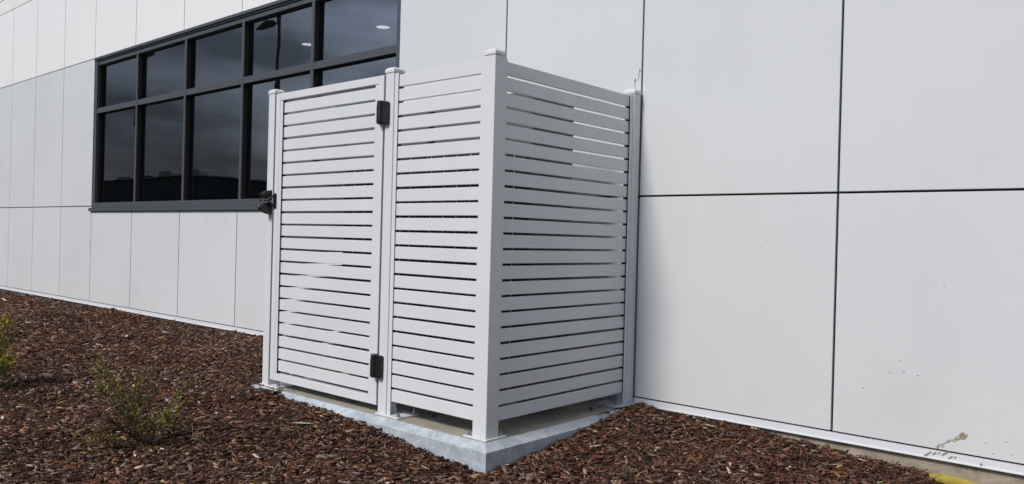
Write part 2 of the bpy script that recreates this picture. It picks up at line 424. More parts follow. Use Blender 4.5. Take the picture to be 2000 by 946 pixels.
# marks on the panels: dried mud at the right, scuffs above the wall post
BL = [0]
def blob(bm, cx, cz, rx, rz, ang, k=14, y=-0.0006, th=0.0005, jag=0.35):
    BL[0] += 1; y -= 0.00004 * BL[0]; th += 0.00004 * BL[0]
    pts = []
    for i in range(k):
        t = 2 * math.pi * i / k
        r = 1 + random.uniform(-jag, jag)
        u, v = rx * r * math.cos(t), rz * r * math.sin(t)
        pts.append((cx + u * math.cos(ang) - v * math.sin(ang), cz + u * math.sin(ang) + v * math.cos(ang)))
    a = [bm.verts.new((p[0], y, p[1])) for p in pts]; c = [bm.verts.new((p[0], y + th, p[1])) for p in pts]
    bm.faces.new(a)
    for i in range(k): bm.faces.new((a[i], a[(i + 1) % k], c[(i + 1) % k], c[i]))
bm = bmesh.new()
ang = math.atan2(0.10, 0.13)
for _ in range(34):
    s = random.random()
    cx = 1.612 + 0.105 * s + random.gauss(0, 0.006); cz = 0.047 + 0.070 * s + random.gauss(0, 0.004)
    sz = 0.5 + 1.1 * max(0, s - 0.45)
    blob(bm, cx, cz, 0.013 * sz * random.uniform(0.4, 1.2), 0.0035 * sz * random.uniform(0.5, 1.4), ang + random.uniform(-0.2, 0.2))
for _ in range(7):
    blob(bm, 1.712 + random.gauss(0, 0.006), 0.112 + random.gauss(0, 0.004), 0.012, 0.005, ang + random.uniform(-0.3, 0.3))
link("mud_splash", bm_mesh("mud_splash", bm), M['mud'], special[(1.137, 0)])
bm = bmesh.new()
for cx, cz, rx, rz in ((1.572, 0.006, 0.02, 0.005), (1.60, 0.014, 0.012, 0.003), (1.667, 0.010, 0.012, 0.004), (1.685, 0.014, 0.006, 0.003), (1.645, 0.024, 0.016, 0.004),
                       (1.787, 0.003, 0.006, 0.006), (1.62, 0.02, 0.009, 0.002)):
    blob(bm, cx, cz, rx, rz, ang, y=-0.0066)
fl = [o for o in bld.children if o.name.startswith("base_flashing")][0]
link("mud_splash", bm_mesh("mud_splash", bm), M['mud'], fl)
bm = bmesh.new()
blob(bm, -0.053, 1.893, 0.0055, 0.010, 0.0, jag=0.15); blob(bm, -0.055, 1.866, 0.0012, 0.022, 0.02, jag=0.1)
blob(bm, -0.022, 1.950, 0.004, 0.008, 0.3, jag=0.2); blob(bm, -0.029, 1.918, 0.0013, 0.028, -0.12, jag=0.1)
blob(bm, -0.11, 1.83, 0.002, 0.002, 0)
link("scuff_mark", bm_mesh("scuff_mark", bm), M['scuff'], special[(-1.086, 1)])
bm = bmesh.new()
for cx, cz in ((0.277, 1.175), (0.24, 0.80), (0.30, 0.27), (0.75, 0.93), (0.21, 0.38), (0.37, 0.33)):
    blob(bm, cx, cz, 0.004, 0.0015, random.uniform(0, 2), k=8)
link("scuff_mark", bm_mesh("scuff_mark", bm), M['speck'], special[(-0.008, 0)])
bm = bmesh.new()
for cx, cz in ((1.44, 0.42), (1.40, 0.36), (1.46, 0.37), (1.52, 0.36), (1.62, 0.78), (1.88, 0.12), (1.9, 0.07), (1.8, 0.10), (1.83, 0.06), (1.28, 0.27)):
    blob(bm, cx, cz, 0.005, 0.0015, random.uniform(-0.5, 0.3), k=8)
link("scuff_mark", bm_mesh("scuff_mark", bm), M['speck'], special[(1.137, 0)])

# ------------------------------------------------------------------ slab with steel edging
slab = empty("concrete_slab", (-0.95, -0.65, ST))
tag(slab, "low concrete slab with bluish galvanised chamfered edge under the slatted enclosure", "slab")
box("slab_top", SX0 + 0.003, SX1 - 0.003, SY0 + 0.003, SY1, -0.30, ST, 'concrete', slab)
bm = bmesh.new()
prof = ((0.0, ST + 0.001), (0.004, ST + 0.001), (CH_D, ST - CH_H), (CH_D + 0.002, -0.32), (0.0, -0.32))
a = [bm.verts.new((SX0 - d, SY0 - d, z)) for d, z in prof]; c = [bm.verts.new((SX1 + d, SY0 - d, z)) for d, z in prof]
for i in range(5): bm.faces.new((a[i], a[(i + 1) % 5], c[(i + 1) % 5], c[i]))
link("edge_front", bm_mesh("edge_front", bm), M['edging'], slab).name = "edging"
for xs, sgn in ((SX1, 1), (SX0, -1)):
    bm = bmesh.new()
    a = [bm.verts.new((xs + sgn * d, SY0 - d + 0.0004, z)) for d, z in prof]; c = [bm.verts.new((xs + sgn * d, SY1, z)) for d, z in prof]
    for i in range(5): bm.faces.new((a[i], a[(i + 1) % 5], c[(i + 1) % 5], c[i]))
    bm.faces.new(c)
    link("edging", bm_mesh("edging", bm), M['edging'], slab)

# ------------------------------------------------------------------ slatted enclosure
F = -1.279                 # front face of the posts
W = 0.067
SL, PITCH, N = 0.0630, 0.0751, 23     # slat height, spacing, count
TH = 0.0165
Z0 = 0.0695
HP = 1.800
scr = empty("slatted_enclosure", (-0.95, -0.65, 0))
tag(scr, "white slatted aluminium enclosure with square posts, against the panelled wall", "enclosure")
def cap_mesh():
    bm = bmesh.new()
    h = W / 2 + 0.0035
    lv = [(h, 0.0), (h, 0.013), (h - 0.0025, 0.0195), (h - 0.008, 0.0255), (h - 0.017, 0.0295), (h - 0.028, 0.0315)]
    rings = [[bm.verts.new((sx * r, sy * r, z)) for sx, sy in ((-1, -1), (1, -1), (1, 1), (-1, 1))] for r, z in lv]
    bm.faces.new(rings[0][::-1]); bm.faces.new(rings[-1])
    for a, b_ in zip(rings, rings[1:]):
        for j in range(4): bm.faces.new((a[j], a[(j + 1) % 4], b_[(j + 1) % 4], b_[j]))
    return bm_mesh("post_cap", bm)
def bolt_mesh():
    bm = bmesh.new()
    bmesh.ops.create_cone(bm, cap_ends=True, segments=16, radius1=0.013, radius2=0.013, depth=0.002, matrix=Matrix.Translation((0, 0, 0.001)))
    bmesh.ops.create_cone(bm, cap_ends=True, segments=6, radius1=0.009, radius2=0.009, depth=0.009, matrix=Matrix.Translation((0, 0, 0.0065)))
    bmesh.ops.create_cone(bm, cap_ends=True, segments=10, radius1=0.005, radius2=0.0045, depth=0.016, matrix=Matrix.Translation((0, 0, 0.018)))
    return bm_mesh("bolt", bm)
CAPM, BOLTM = cap_mesh(), bolt_mesh()
POSTM = box_mesh("post", -W / 2, W / 2, -W / 2, W / 2, 0.0002, HP, 0.003, 2)
def post(x0, y0, plate, bolts):
    p = link("post", POSTM, M['powder'], scr, (x0 + W / 2, y0 + W / 2, 0))
    link("post_cap", CAPM, M['powder'], p, (x0 + W / 2, y0 + W / 2, HP + 0.0005))
    px0, px1, py0, py1 = plate
    box("base_plate", px0, px1, py0, py1, ST + 0.0008, 0.0, 'powder', p, 0.0015)
    for bx, by in bolts: link("bolt", BOLTM, M['steel'], p, (bx, by, 0.0002))
    return p
P1, P2, P3 = -1.9096, -0.7867, -W
post(P1, F, (P1 - 0.008, P1 + 0.185, F - 0.012, F + 0.150), ((P1 + 0.165, F + 0.012), (P1 + 0.165, F + 0.13)))
post(P2, F, (P2 - 0.008, P2 + 0.175, F - 0.012, F + 0.140), ((P2 + 0.155, F + 0.010), (P2 + 0.155, F + 0.12)))
post(P3, F, (P3 - 0.072, 0.012, F - 0.012, F + 0.135), ((P3 - 0.052, F + 0.012), (-0.010, F + 0.115)))
post(P3, -0.02 - W, (P3 - 0.09, 0.012, -0.02 - W - 0.10, -0.016), ((P3 + 0.045, -0.02 - W - 0.075), (P3 - 0.07, -0.06)))
post(P1, -0.02 - W, (P1 - 0.008, P1 + 0.16, -0.02 - W - 0.10, -0.016), ((P1 + 0.12, -0.06), (P1 + 0.12, -0.14)))

def channel_y(xa, sgn, y_mid):
    """vertical U channel beside a post, opening along +-x (sgn); xa = face of the post"""
    bm = bmesh.new()
    t, w, d = 0.0025, 0.040, 0.026
    x0, x1 = sorted((xa, xa + sgn * d)); xw0, xw1 = sorted((xa, xa + sgn * t))
    add_box(bm, x0, x1, y_mid - w / 2, y_mid - w / 2 + t, 0.001, HP - 0.006)
    add_box(bm, x0, x1, y_mid + w / 2 - t, y_mid + w / 2, 0.001, HP - 0.006)
    add_box(bm, xw0, xw1, y_mid - w / 2 + t, y_mid + w / 2 - t, 0.001, HP - 0.006)
    c_ = link("channel", bm_mesh("channel", bm), M['powder'], scr)
    s0, s1 = sorted((xa + sgn * (t + 0.0003), xa + sgn * 0.015))
    box("dark_insert", s0, s1, y_mid - w / 2 + t + 0.0004, y_mid + w / 2 - t - 0.0004, Z0, HP - 0.012, 'joint', c_)  # added black strip, darkens the channel recess at the slat gap ends
    return c_
def channel_x(ya, sgn, x_mid):
    bm = bmesh.new()
    t, w, d = 0.0025, 0.040, 0.026
    y0, y1 = sorted((ya, ya + sgn * d)); yw0, yw1 = sorted((ya, ya + sgn * t))
    add_box(bm, x_mid - w / 2, x_mid - w / 2 + t, y0, y1, 0.001, HP - 0.006)
    add_box(bm, x_mid + w / 2 - t, x_mid + w / 2, y0, y1, 0.001, HP - 0.006)
    add_box(bm, x_mid - w / 2 + t, x_mid + w / 2 - t, yw0, yw1, 0.001, HP - 0.006)
    c_ = link("channel", bm_mesh("channel", bm), M['powder'], scr)
    s0, s1 = sorted((ya + sgn * (t + 0.0003), ya + sgn * 0.022))
    box("dark_insert", x_mid - w / 2 + t + 0.0004, x_mid + w / 2 - t - 0.0004, s0, s1, Z0, HP - 0.012, 'joint', c_)  # same added black strip, keeps the lit channel web looking shaded
    return c_
YM = F + 0.027
channel_y(P2 + W + 0.0005, 1, YM); channel_y(P3 - 0.0005, -1, YM)
for xm in (-0.027, P1 + 0.027):
    channel_x(F + W + 0.0005, 1, xm); channel_x(-0.02 - W - 0.0005, -1, xm)
slat_f = box_mesh("slat", P2 + W + 0.005, P3 - 0.005, -TH / 2, TH / 2, -SL / 2, SL / 2, 0.0016)
slat_s = box_mesh("slat", -TH / 2, TH / 2, F + W + 0.005, -0.02 - W - 0.005, -SL / 2, SL / 2, 0.0016)
for i in range(N):
    z = Z0 + SL / 2 + i * PITCH
    dz = lambda: random.uniform(-0.0007, 0.0007)
    link("slat", slat_f, M['powder'], scr, (0, YM - 0.0045, z + dz()))
    link("slat", slat_s, M['powder'], scr, (-0.0245, 0, z + dz()))
    link("slat", slat_s, M['powder'], scr, (P1 + 0.0235, 0, z + dz()))

# gate
gate = empty("slatted_gate", (-1.31, F + 0.025, 0))
tag(gate, "white slatted gate with black hinges and latch, closing the enclosure's front", "gate")
GX0, GX1, GZ0, GZ1 = -1.827, -0.8025, 0.036, 1.793
FW, FD = 0.043, 0.050
bm = bmesh.new()
add_box(bm, GX0, GX0 + FW, F + 0.001, F + 0.001 + FD, GZ0, GZ1); add_box(bm, GX1 - FW, GX1, F + 0.001, F + 0.001 + FD, GZ0, GZ1)
add_box(bm, GX0 + FW + 0.0003, GX1 - FW - 0.0003, F + 0.001, F + 0.001 + FD, GZ1 - FW, GZ1); add_box(bm, GX0 + FW + 0.0003, GX1 - FW - 0.0003, F + 0.001, F + 0.001 + FD, GZ0, GZ0 + FW)
bmesh.ops.bevel(bm, geom=bm.edges[:], offset=0.0015, segments=1, affect='EDGES')
gf = link("gate_frame", bm_mesh("gate_frame", bm), M['powder'], gate)
for xa, sg in ((GX0 + FW + 0.0004, 1), (GX1 - FW - 0.0004, -1)):
    bm = bmesh.new()
    x0, x1 = sorted((xa, xa + sg * 0.027)); xw0, xw1 = sorted((xa, xa + sg * 0.003))
    add_box(bm, x0, x1, F + 0.003, F + 0.0055, GZ0 + FW + 0.002, GZ1 - FW - 0.002)
    add_box(bm, x0, x1, F + 0.040, F + 0.0425, GZ0 + FW + 0.002, GZ1 - FW - 0.002)
    add_box(bm, xw0, xw1, F + 0.0055, F + 0.040, GZ0 + FW + 0.002, GZ1 - FW - 0.002)
    c_ = link("channel", bm_mesh("channel", bm), M['powder'], gate)
    s0, s1 = sorted((xa + sg * 0.0033, xa + sg * 0.016))
    box("dark_insert", s0, s1, F + 0.006, F + 0.0395, GZ0 + FW + 0.004, GZ1 - FW - 0.004, 'joint', c_)  # black strip added in the gate channel, its colour stands in for shade
slat_g = box_mesh("slat", GX0 + FW + 0.006, GX1 - FW - 0.006, -TH / 2, TH / 2, -SL / 2, SL / 2, 0.0016)
for i in range(22):
    link("slat", slat_g, M['powder'], gate, (0, F + 0.0225, 0.0955 + SL / 2 + i * 0.0751 + random.uniform(-0.0008, 0.0008)))

def lathe_profile(bm, x, y, prof, k=18):
    rings = [[bm.verts.new((x + r * math.cos(2 * math.pi * j / k), y + r * math.sin(2 * math.pi * j / k), z)) for j in range(k)] for r, z in prof]
    bm.faces.new(rings[0][::-1]); bm.faces.new(rings[-1])
    for a, b_ in zip(rings, rings[1:]):
        for j in range(k): bm.faces.new((a[j], a[(j + 1) % k], b_[(j + 1) % k], b_[j]))
def hinge(z0):
    """barrel on the gate stile, square leaf on the post; adjuster collar at the top"""
    bm = bmesh.new()
    xb, yb = -0.799, F - 0.021
    lathe_profile(bm, xb, yb, ((0.012, z0), (0.0195, z0 + 0.006), (0.0215, z0 + 0.014), (0.0215, z0 + 0.030), (0.0200, z0 + 0.0305), (0.0200, z0 + 0.033),
                               (0.0215, z0 + 0.0335), (0.0215, z0 + 0.100), (0.0195, z0 + 0.1005), (0.0195, z0 + 0.121), (0.017, z0 + 0.125)))
    a = add_box(bm, xb - 0.030, xb + 0.004, F - 0.020, F - 0.0005, z0 + 0.010, z0 + 0.112)
    h = link("hinge", bm_mesh("hinge", bm), M['black'], gate)
    bm = bmesh.new()
    pts = [(-0.780, F - 0.030), (-0.760, F - 0.034), (-0.747, F - 0.022), (-0.745, F - 0.0005), (-0.780, F - 0.0005)]
    add_prism(bm, pts, z0 + 0.004, z0 + 0.119)
    bmesh.ops.bevel(bm, geom=bm.edges[:], offset=0.004, segments=2, affect='EDGES')
    link("hinge_leaf", bm_mesh("hinge_leaf", bm), M['black'], h)
hinge(1.527); hinge(0.186)

# latch: striker arm on the gate stile, lock body on the post
bm = bmesh.new()
add_prism(bm, [(-1.823, F - 0.006), (-1.797, F - 0.006), (-1.797, F + 0.0004), (-1.823, F + 0.0004)], 1.088, 1.182)
bmesh.ops.bevel(bm, geom=[e for e in bm.edges], offset=0.0025, segments=2, affect='EDGES')
add_tube(bm, [(-1.812, F - 0.004, 1.170), (-1.820, F - 0.022, 1.158), (-1.832, F - 0.040, 1.140), (-1.846, F - 0.056, 1.134)], (0.006, 0.006, 0.007, 0.008), 8)
add_tube(bm, [(-1.812, F - 0.004, 1.100), (-1.820, F - 0.022, 1.115), (-1.832, F - 0.040, 1.132)], (0.007, 0.008, 0.009), 8)
lt = link("latch", bm_mesh("latch", bm), M['black'], gate)
bm = bmesh.new()
prof = [(F - 0.0005, 1.050), (F - 0.030, 1.058), (F - 0.070, 1.078), (F - 0.078, 1.090), (F - 0.076, 1.108), (F - 0.050, 1.120), (F - 0.0005, 1.128)]
a = [bm.verts.new((-1.885, y, z)) for y, z in prof]; c = [bm.verts.new((-1.845, y, z)) for y, z in prof]
bm.faces.new(a); bm.faces.new(c[::-1])
for i in range(len(prof)): bm.faces.new((a[i], a[(i + 1) % 7], c[(i + 1) % 7], c[i]))
prof = [(F - 0.0005, 1.142), (F - 0.035, 1.146), (F - 0.060, 1.158), (F - 0.080, 1.172), (F - 0.082, 1.178), (F - 0.062, 1.178), (F - 0.035, 1.196), (F - 0.0005, 1.202)]
a = [bm.verts.new((-1.882, y, z)) for y, z in prof]; c = [bm.verts.new((-1.848, y, z)) for y, z in prof]
bm.faces.new(a); bm.faces.new(c[::-1])
for i in range(len(prof)): bm.faces.new((a[i], a[(i + 1) % 8], c[(i + 1) % 8], c[i]))
add_tube(bm, [(-1.865, F - 0.068, 1.150), (-1.865, F - 0.072, 1.128)], 0.006, 8)
bmesh.ops.bevel(bm, geom=[e for e in bm.edges], offset=0.0015, segments=1, affect='EDGES')
link("lock_body", bm_mesh("lock_body", bm), M['black'], lt)
bm = bmesh.new()
add_tube(bm, [(-1.865, F - 0.070, 1.098), (-1.865, F - 0.0815, 1.100)], 0.0065, 12)
link("key_cylinder", bm_mesh("key_cylinder", bm), M['steel'], lt)

# ------------------------------------------------------------------ air conditioner inside the enclosure
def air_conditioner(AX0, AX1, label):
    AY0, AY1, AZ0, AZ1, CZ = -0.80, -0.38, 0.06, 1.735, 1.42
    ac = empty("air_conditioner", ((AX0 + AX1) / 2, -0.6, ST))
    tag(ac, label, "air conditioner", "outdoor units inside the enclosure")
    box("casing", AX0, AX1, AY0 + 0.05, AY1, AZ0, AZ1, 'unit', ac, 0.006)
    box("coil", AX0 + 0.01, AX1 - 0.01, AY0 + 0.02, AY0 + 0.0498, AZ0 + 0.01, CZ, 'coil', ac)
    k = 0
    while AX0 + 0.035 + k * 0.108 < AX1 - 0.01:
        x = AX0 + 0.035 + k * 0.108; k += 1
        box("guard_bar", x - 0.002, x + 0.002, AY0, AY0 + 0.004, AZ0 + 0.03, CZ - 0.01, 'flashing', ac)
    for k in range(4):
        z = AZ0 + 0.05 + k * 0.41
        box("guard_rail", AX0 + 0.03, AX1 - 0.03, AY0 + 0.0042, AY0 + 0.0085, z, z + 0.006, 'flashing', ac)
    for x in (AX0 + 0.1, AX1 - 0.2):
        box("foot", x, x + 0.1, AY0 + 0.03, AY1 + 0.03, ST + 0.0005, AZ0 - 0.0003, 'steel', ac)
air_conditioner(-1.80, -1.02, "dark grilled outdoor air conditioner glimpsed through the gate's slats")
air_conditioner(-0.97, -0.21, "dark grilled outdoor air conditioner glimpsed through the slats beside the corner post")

# ------------------------------------------------------------------ yellow drain pipe along the footing
pts, rad = [], []
for x in np.linspace(-13, 3.6, 170):
    z = -0.19
    for cx, wd, hz in ((-9.1, 0.42, 0.150), (-4.66, 0.24, 0.155), (1.76, 0.36, 0.118)):
        z += hz * math.exp(-((x - cx) / wd) ** 2)
    y = -0.055
    if x > 1.3: y = -0.055 + 0.02 * min(1, (x - 1.3) / 0.28) - 0.52 * max(0, x - 1.58)
    pts.append((x, y, z)); rad.append(0.028)
bm = bmesh.new(); add_tube(bm, pts, rad, 12)
tag(link("drain_pipe", bm_mesh("drain_pipe", bm, True), M['yellow']), "yellow plastic drain pipe half buried in mulch along the wall footing", "pipe")

# ------------------------------------------------------------------ bark chips
camxy = np.array([CAM.x, CAM.y])
def make_chips():
    P_, L_ = [], []
    def region(x0, x1, y0, y1, dens, scale, cond):
        k = int((x1 - x0) * (y1 - y0) * dens)
        x = rng.uniform(x0, x1, k); y = rng.uniform(y0, y1, k)
        keep = cond(x, y)
        P_.append(np.stack([x[keep], y[keep]], -1)); L_.append(np.full(keep.sum(), scale))
    slabout = lambda x, y: ~((x > SX0 - 0.045) & (x < SX1 + 0.040) & (y > SY0 - 0.045))
    view = lambda x, y: ((x - CAM.x) * fwd.x + (y - CAM.y) * fwd.y > 0.3) & (np.abs((x - CAM.x) * right.x + (y - CAM.y) * right.y) < 0.78 * ((x - CAM.x) * fwd.x + (y - CAM.y) * fwd.y) + 0.35)
    near = lambda x, y: slabout(x, y) & view(x, y)
    region(-2.6, 2.9, -3.3, -0.012, 8500, 0.92, lambda x, y: near(x, y))
    region(-5.5, -2.6, -3.6, -0.012, 4200, 1.12, near)
    region(-9.0, -5.5, -3.6, -0.012, 2400, 1.35, near)
    region(-14.5, -9.0, -3.6, -0.012, 1500, 1.6, near)
    region(-8.0, 4.1, -4.95, -0.012, 900, 1.4, lambda x, y: slabout(x, y) & ~view(x, y))
    # stray chips kicked onto the slab edge by the gate post and the wall post
    stray = np.array([(-0.02 - 0.1 * rng.random(), -0.17 - 0.2 * rng.random()) for _ in range(9)] + [(SX0 + rng.random() * 0.3, SY0 - 0.03 + rng.random() * 0.05) for _ in range(22)]
                     + [(-0.64 + 0.12 * rng.random(), -1.12 + 0.09 * rng.random()) for _ in range(9)] + [(-1.8 + 1.75 * rng.random(), SY0 + 0.01 + 0.16 * rng.random()) for _ in range(7)]
                     + [(SX1 + 0.03 * rng.random(), -0.1 - 0.35 * rng.random()) for _ in range(16)])
    P = np.concatenate(P_); S = np.concatenate(L_)
    yp = -0.035 - 0.52 * np.maximum(0, P[:, 0] - 1.58)
    ok = ~((P[:, 0] > 1.56) & (P[:, 0] < 2.2) & (P[:, 1] - yp > -0.018) & (P[:, 1] - yp < 0.05))
    P, S = np.concatenate([P[ok], stray]), np.concatenate([S[ok], np.full(len(stray), 0.8)])
    n = len(P)
    kind = rng.random(n)
    ln = rng.gamma(4.0, 0.0066, n) * S; ln = np.clip(ln, 0.012, 0.085 * S)
    wd = np.clip(ln * rng.uniform(0.16, 0.55, n), 0.005, 0.022 * S)
    stick = rng.random(n) < 0.07
    ln = np.where(stick, ln * 1.7, ln); wd = np.where(stick, np.clip(wd * 0.35, 0.003, 0.006), wd)
    th = np.clip(wd * rng.uniform(0.18, 0.5, n), 0.0018, 0.008)
    z = height(P[:, 0], P[:, 1]) + rng.uniform(-0.007, 0.012, n)
    z[-len(stray):] = ST + 0.006
    yaw = rng.uniform(0, 2 * np.pi, n); pitch = rng.normal(0, 0.24, n); pitch[-len(stray):] *= 0.3; roll = rng.normal(0, 0.32, n)
    # local outline: 8 vertices, tapered irregular shard with a slightly bent long axis
    base = np.array([(-.5, -.5, -.5), (.5, -.5, -.5), (.5, .5, -.5), (-.5, .5, -.5), (-.5, -.5, .5), (.5, -.5, .5), (.5, .5, .5), (-.5, .5, .5)])
    V = np.repeat(base[None], n, 0)
    t0 = rng.uniform(0.15, 1.0, n); t1 = rng.uniform(0.15, 1.0, n)
    endm = V[:, :, 0] < 0
    V[:, :, 1] *= np.where(endm, t0[:, None], t1[:, None])
    V[:, :, 1] += np.where(endm, rng.uniform(-.35, .35, n)[:, None], rng.uniform(-.35, .35, n)[:, None])
    V[:, :, 0] += np.where(V[:, :, 1] > 0, rng.uniform(-.2, .2, n)[:, None], 0)
    V += rng.uniform(-.07, .07, V.shape)
    V[:, :, 0] *= ln[:, None]; V[:, :, 1] *= wd[:, None]; V[:, :, 2] *= th[:, None]
    cy, sy = np.cos(yaw)[:, None], np.sin(yaw)[:, None]
    cp, sp = np.cos(pitch)[:, None], np.sin(pitch)[:, None]
    cr, sr = np.cos(roll)[:, None], np.sin(roll)[:, None]
    x, y, zz = V[:, :, 0], V[:, :, 1], V[:, :, 2]
    y, zz = y * cr - zz * sr, y * sr + zz * cr
    x, zz = x * cp + zz * sp, -x * sp + zz * cp
    x, y = x * cy - y * sy, x * sy + y * cy
    V = np.stack([x + P[:, 0:1], y + P[:, 1:2], zz + z[:, None]], -1)
    V[:, :, 1] = np.minimum(V[:, :, 1], 0.012)
    # colours
    pal = np.array([(.038, .021, .015), (.078, .041, .028), (.132, .062, .040), (.178, .072, .040), (.235, .165, .132), (.160, .104, .078), (.36, .22, .12), (.56, .45, .35)])
    red = 0.5 + 0.5 * np.sin(1.7 * P[:, 0] + 1.1 * np.sin(2.3 * P[:, 1])) * np.cos(2.1 * P[:, 1] + 0.6)
    red = np.clip(red + 0.25 * (P[:, 0] > -0.5), 0, 1.1)
    w = np.stack([np.full(n, .25), np.full(n, .25), .13 + .10 * red, .03 + .10 * red, .13 - .07 * red, .13 - .04 * red, np.full(n, .035), np.full(n, .014)], -1)
    w[stick, 6] += .25; w[stick, 7] += .12
    cw = np.cumsum(w, 1); cw /= cw[:, -1:]
    ci = (rng.random(n)[:, None] > cw).sum(1)
    C = pal[np.clip(ci, 0, 7)] * rng.uniform(0.65, 1.35, (n, 1)) * (1 + rng.uniform(-.08, .08, (n, 3)))
    faces = np.array([(0, 3, 2, 1), (4, 5, 6, 7), (0, 1, 5, 4), (1, 2, 6, 5), (2, 3, 7, 6), (3, 0, 4, 7)])[None] + (np.arange(n) * 8)[:, None, None]
    faces = faces.reshape(-1, 4)
    me = bpy.data.meshes.new("bark_mulch")
    me.vertices.add(n * 8); me.vertices.foreach_set("co", V.reshape(-1).astype(np.float32))
    me.loops.add(faces.size); me.loops.foreach_set("vertex_index", faces.reshape(-1).astype(np.int32))
    me.polygons.add(len(faces)); me.polygons.foreach_set("loop_start", (np.arange(len(faces)) * 4).astype(np.int32))
    at = me.color_attributes.new("tint", 'FLOAT_COLOR', 'POINT')
    cc = np.ones((n, 8, 4), np.float32); cc[:, :, :3] = C[:, None, :]
    at.data.foreach_set("color", cc.reshape(-1))
    me.update(calc_edges=True); me.validate()
    print("chips", n)
    return me
tag(link("bark_mulch", make_chips(), M['chips']), "brown and reddish bark chip mulch covering the garden bed", "mulch", kind="stuff")

# ------------------------------------------------------------------ shrubs
def shrub(base, branches, label, seed, per=150, flowers=(), warm=1.0):
    """branches: (offset right, offset up, depth, leafiness) in metres from the base"""
    r_ = random.Random(seed)
    e = empty("shrub", base)
    tag(e, label, "shrub", "young shrubs in the mulch bed")
    rh = Vector((right.x, right.y, 0)).normalized(); fh = Vector((fwd.x, fwd.y, 0)).normalized()
    B = Vector(base)
    bm = bmesh.new(); LV, LF, LC = [], [], []
    def leaf(p, d, size, c):
        s = Vector((r_.gauss(0, 1), r_.gauss(0, 1), r_.gauss(0, 1))).normalized()
        d2 = (d * 0.8 + s * 0.9 + Vector((0, 0, 0.35))).normalized()
        w_ = d2.cross(s).normalized() * size * 0.17
        k = len(LV)
        LV.extend([p, p + d2 * size * 0.5 + w_, p + d2 * size, p + d2 * size * 0.5 - w_]); LF.append((k, k + 1, k + 2, k + 3)); LC.append(c)
    for (u, v, dep, leafy, dry) in branches:
        tip = B + rh * u + fh * dep + Vector((0, 0, v))
        pts = [B + (rh * r_.uniform(-.02, .02) + fh * r_.uniform(-.02, .02))]
        for t in (0.25, 0.5, 0.75, 1.0):
            q = B.lerp(tip, t); q += Vector((r_.gauss(0, .008), r_.gauss(0, .008), 0.10 * v * math.sin(math.pi * t) * 0.3 + r_.gauss(0, .006)))
            pts.append(q)
        add_tube(bm, pts, (0.0034, 0.0026, 0.002, 0.0015, 0.0008), 5)
        L = (tip - B).length
        for s in range(int(9 + 12 * leafy)):
            t = r_.uniform(0.45, 1.0); i = min(3, int(t * 4)); q = pts[i].lerp(pts[i + 1], t * 4 - i)
            d = ((pts[i + 1] - pts[i]).normalized() + Vector((r_.gauss(0, .6), r_.gauss(0, .6), r_.gauss(0.15, .5)))).normalized()
            ln = r_.uniform(0.03, 0.085) * (0.7 + 0.5 * leafy)
            add_tube(bm, [q, q + d * ln * 0.6, q + d * ln], (0.0012, 0.0009, 0.0005), 4)
            dryb = r_.random() < dry
            hue = r_.random()
            for k in range(int(per / 12)):
                a = r_.uniform(0.05, 1.05)
                if dryb: c = (0.13 * r_.uniform(.6, 1.4), 0.08 * r_.uniform(.6, 1.4), 0.035)
                else:
                    g_ = r_.uniform(.65, 1.4)
                    c = ((0.175 + 0.10 * hue) * g_ * warm, (0.170 + 0.06 * hue) * g_ * warm, 0.045 * g_)
                leaf(q + d * ln * a, d, r_.uniform(0.011, 0.021), c)
    link("stems", bm_mesh("stems", bm), M['bark'], e)
    me = bpy.data.meshes.new("foliage"); me.from_pydata([tuple(v) for v in LV], [], LF)
    at = me.color_attributes.new("tint", 'FLOAT_COLOR', 'POINT')
    at.data.foreach_set("color", np.repeat(np.concatenate([np.array(LC, np.float32), np.ones((len(LC), 1), np.float32)], 1), 4, 0).reshape(-1))
    tag(link("foliage", me, M['leaf'], e), kind="stuff")
    for (u, v, dep) in flowers:
        bm = bmesh.new(); c = B + rh * u + fh * dep + Vector((0, 0, v))
        cen = bm.verts.new(c)
        for k in range(5):
            a = 2 * math.pi * k / 5
            o1 = [bm.verts.new(c + (rh * math.cos(a + da) * rr + Vector((0, 0, 1)) * math.sin(a + da) * rr) - fh * 0.004) for da, rr in ((-.5, .005), (0, .0085), (.5, .005))]
            bm.faces.new((cen, *o1))
        link("flower", bm_mesh("flower", bm), M['petal'], e)
def gz(x, y): return float(height(np.array([x]), np.array([y]), False)[0])
bx, by = -1.245, -2.30
S1 = []
for u, v, lf, dry in ((-.17, .41, .6, .0), (-.185, .385, .5, .05), (-.245, .37, .25, .1), (-.18, .31, .9, .1), (-.15, .27, .9, .15), (-.21, .28, .5, .2), (-.055, .33, .9, .25), (-.03, .30, .9, .2),
                      (-.08, .27, .8, .2), (-.10, .20, .9, .75), (-.14, .16, .8, .8), (-.05, .17, .7, .5), (.145, .26, .5, .1), (.16, .20, .7, .1), (.13, .15, .7, .2), (.17, .23, .4, .1),
                      (-.23, .07, .7, .4), (-.18, .05, .8, .5), (-.20, .11, .6, .9), (.02, .08, .8, .2), (.05, .12, .5, .3), (-.09, .09, .7, .6), (-.02, .14, .5, .6)):
    S1.append((u, v, random.uniform(-.12, .12), lf, dry))
shrub((bx, by, gz(bx, by)), S1, "sparse straggly shrub with browning twigs and tiny lilac flowers, out in the mulch", 3, per=120, warm=1.12,
      flowers=((-.225, .325, -.1), (.12, .245, -.05), (.165, .20, -.08), (.112, .244, -.04)))
bx, by = -3.36, -2.36
S2 = []
for _ in range(34):
    a = random.uniform(-1.0, 1.0); v = random.uniform(.12, .50)
    S2.append((a * (.09 + .12 * math.sin(math.pi * min(1, v / .55))), v, random.uniform(-.16, .16), random.uniform(.6, 1.0), .06))
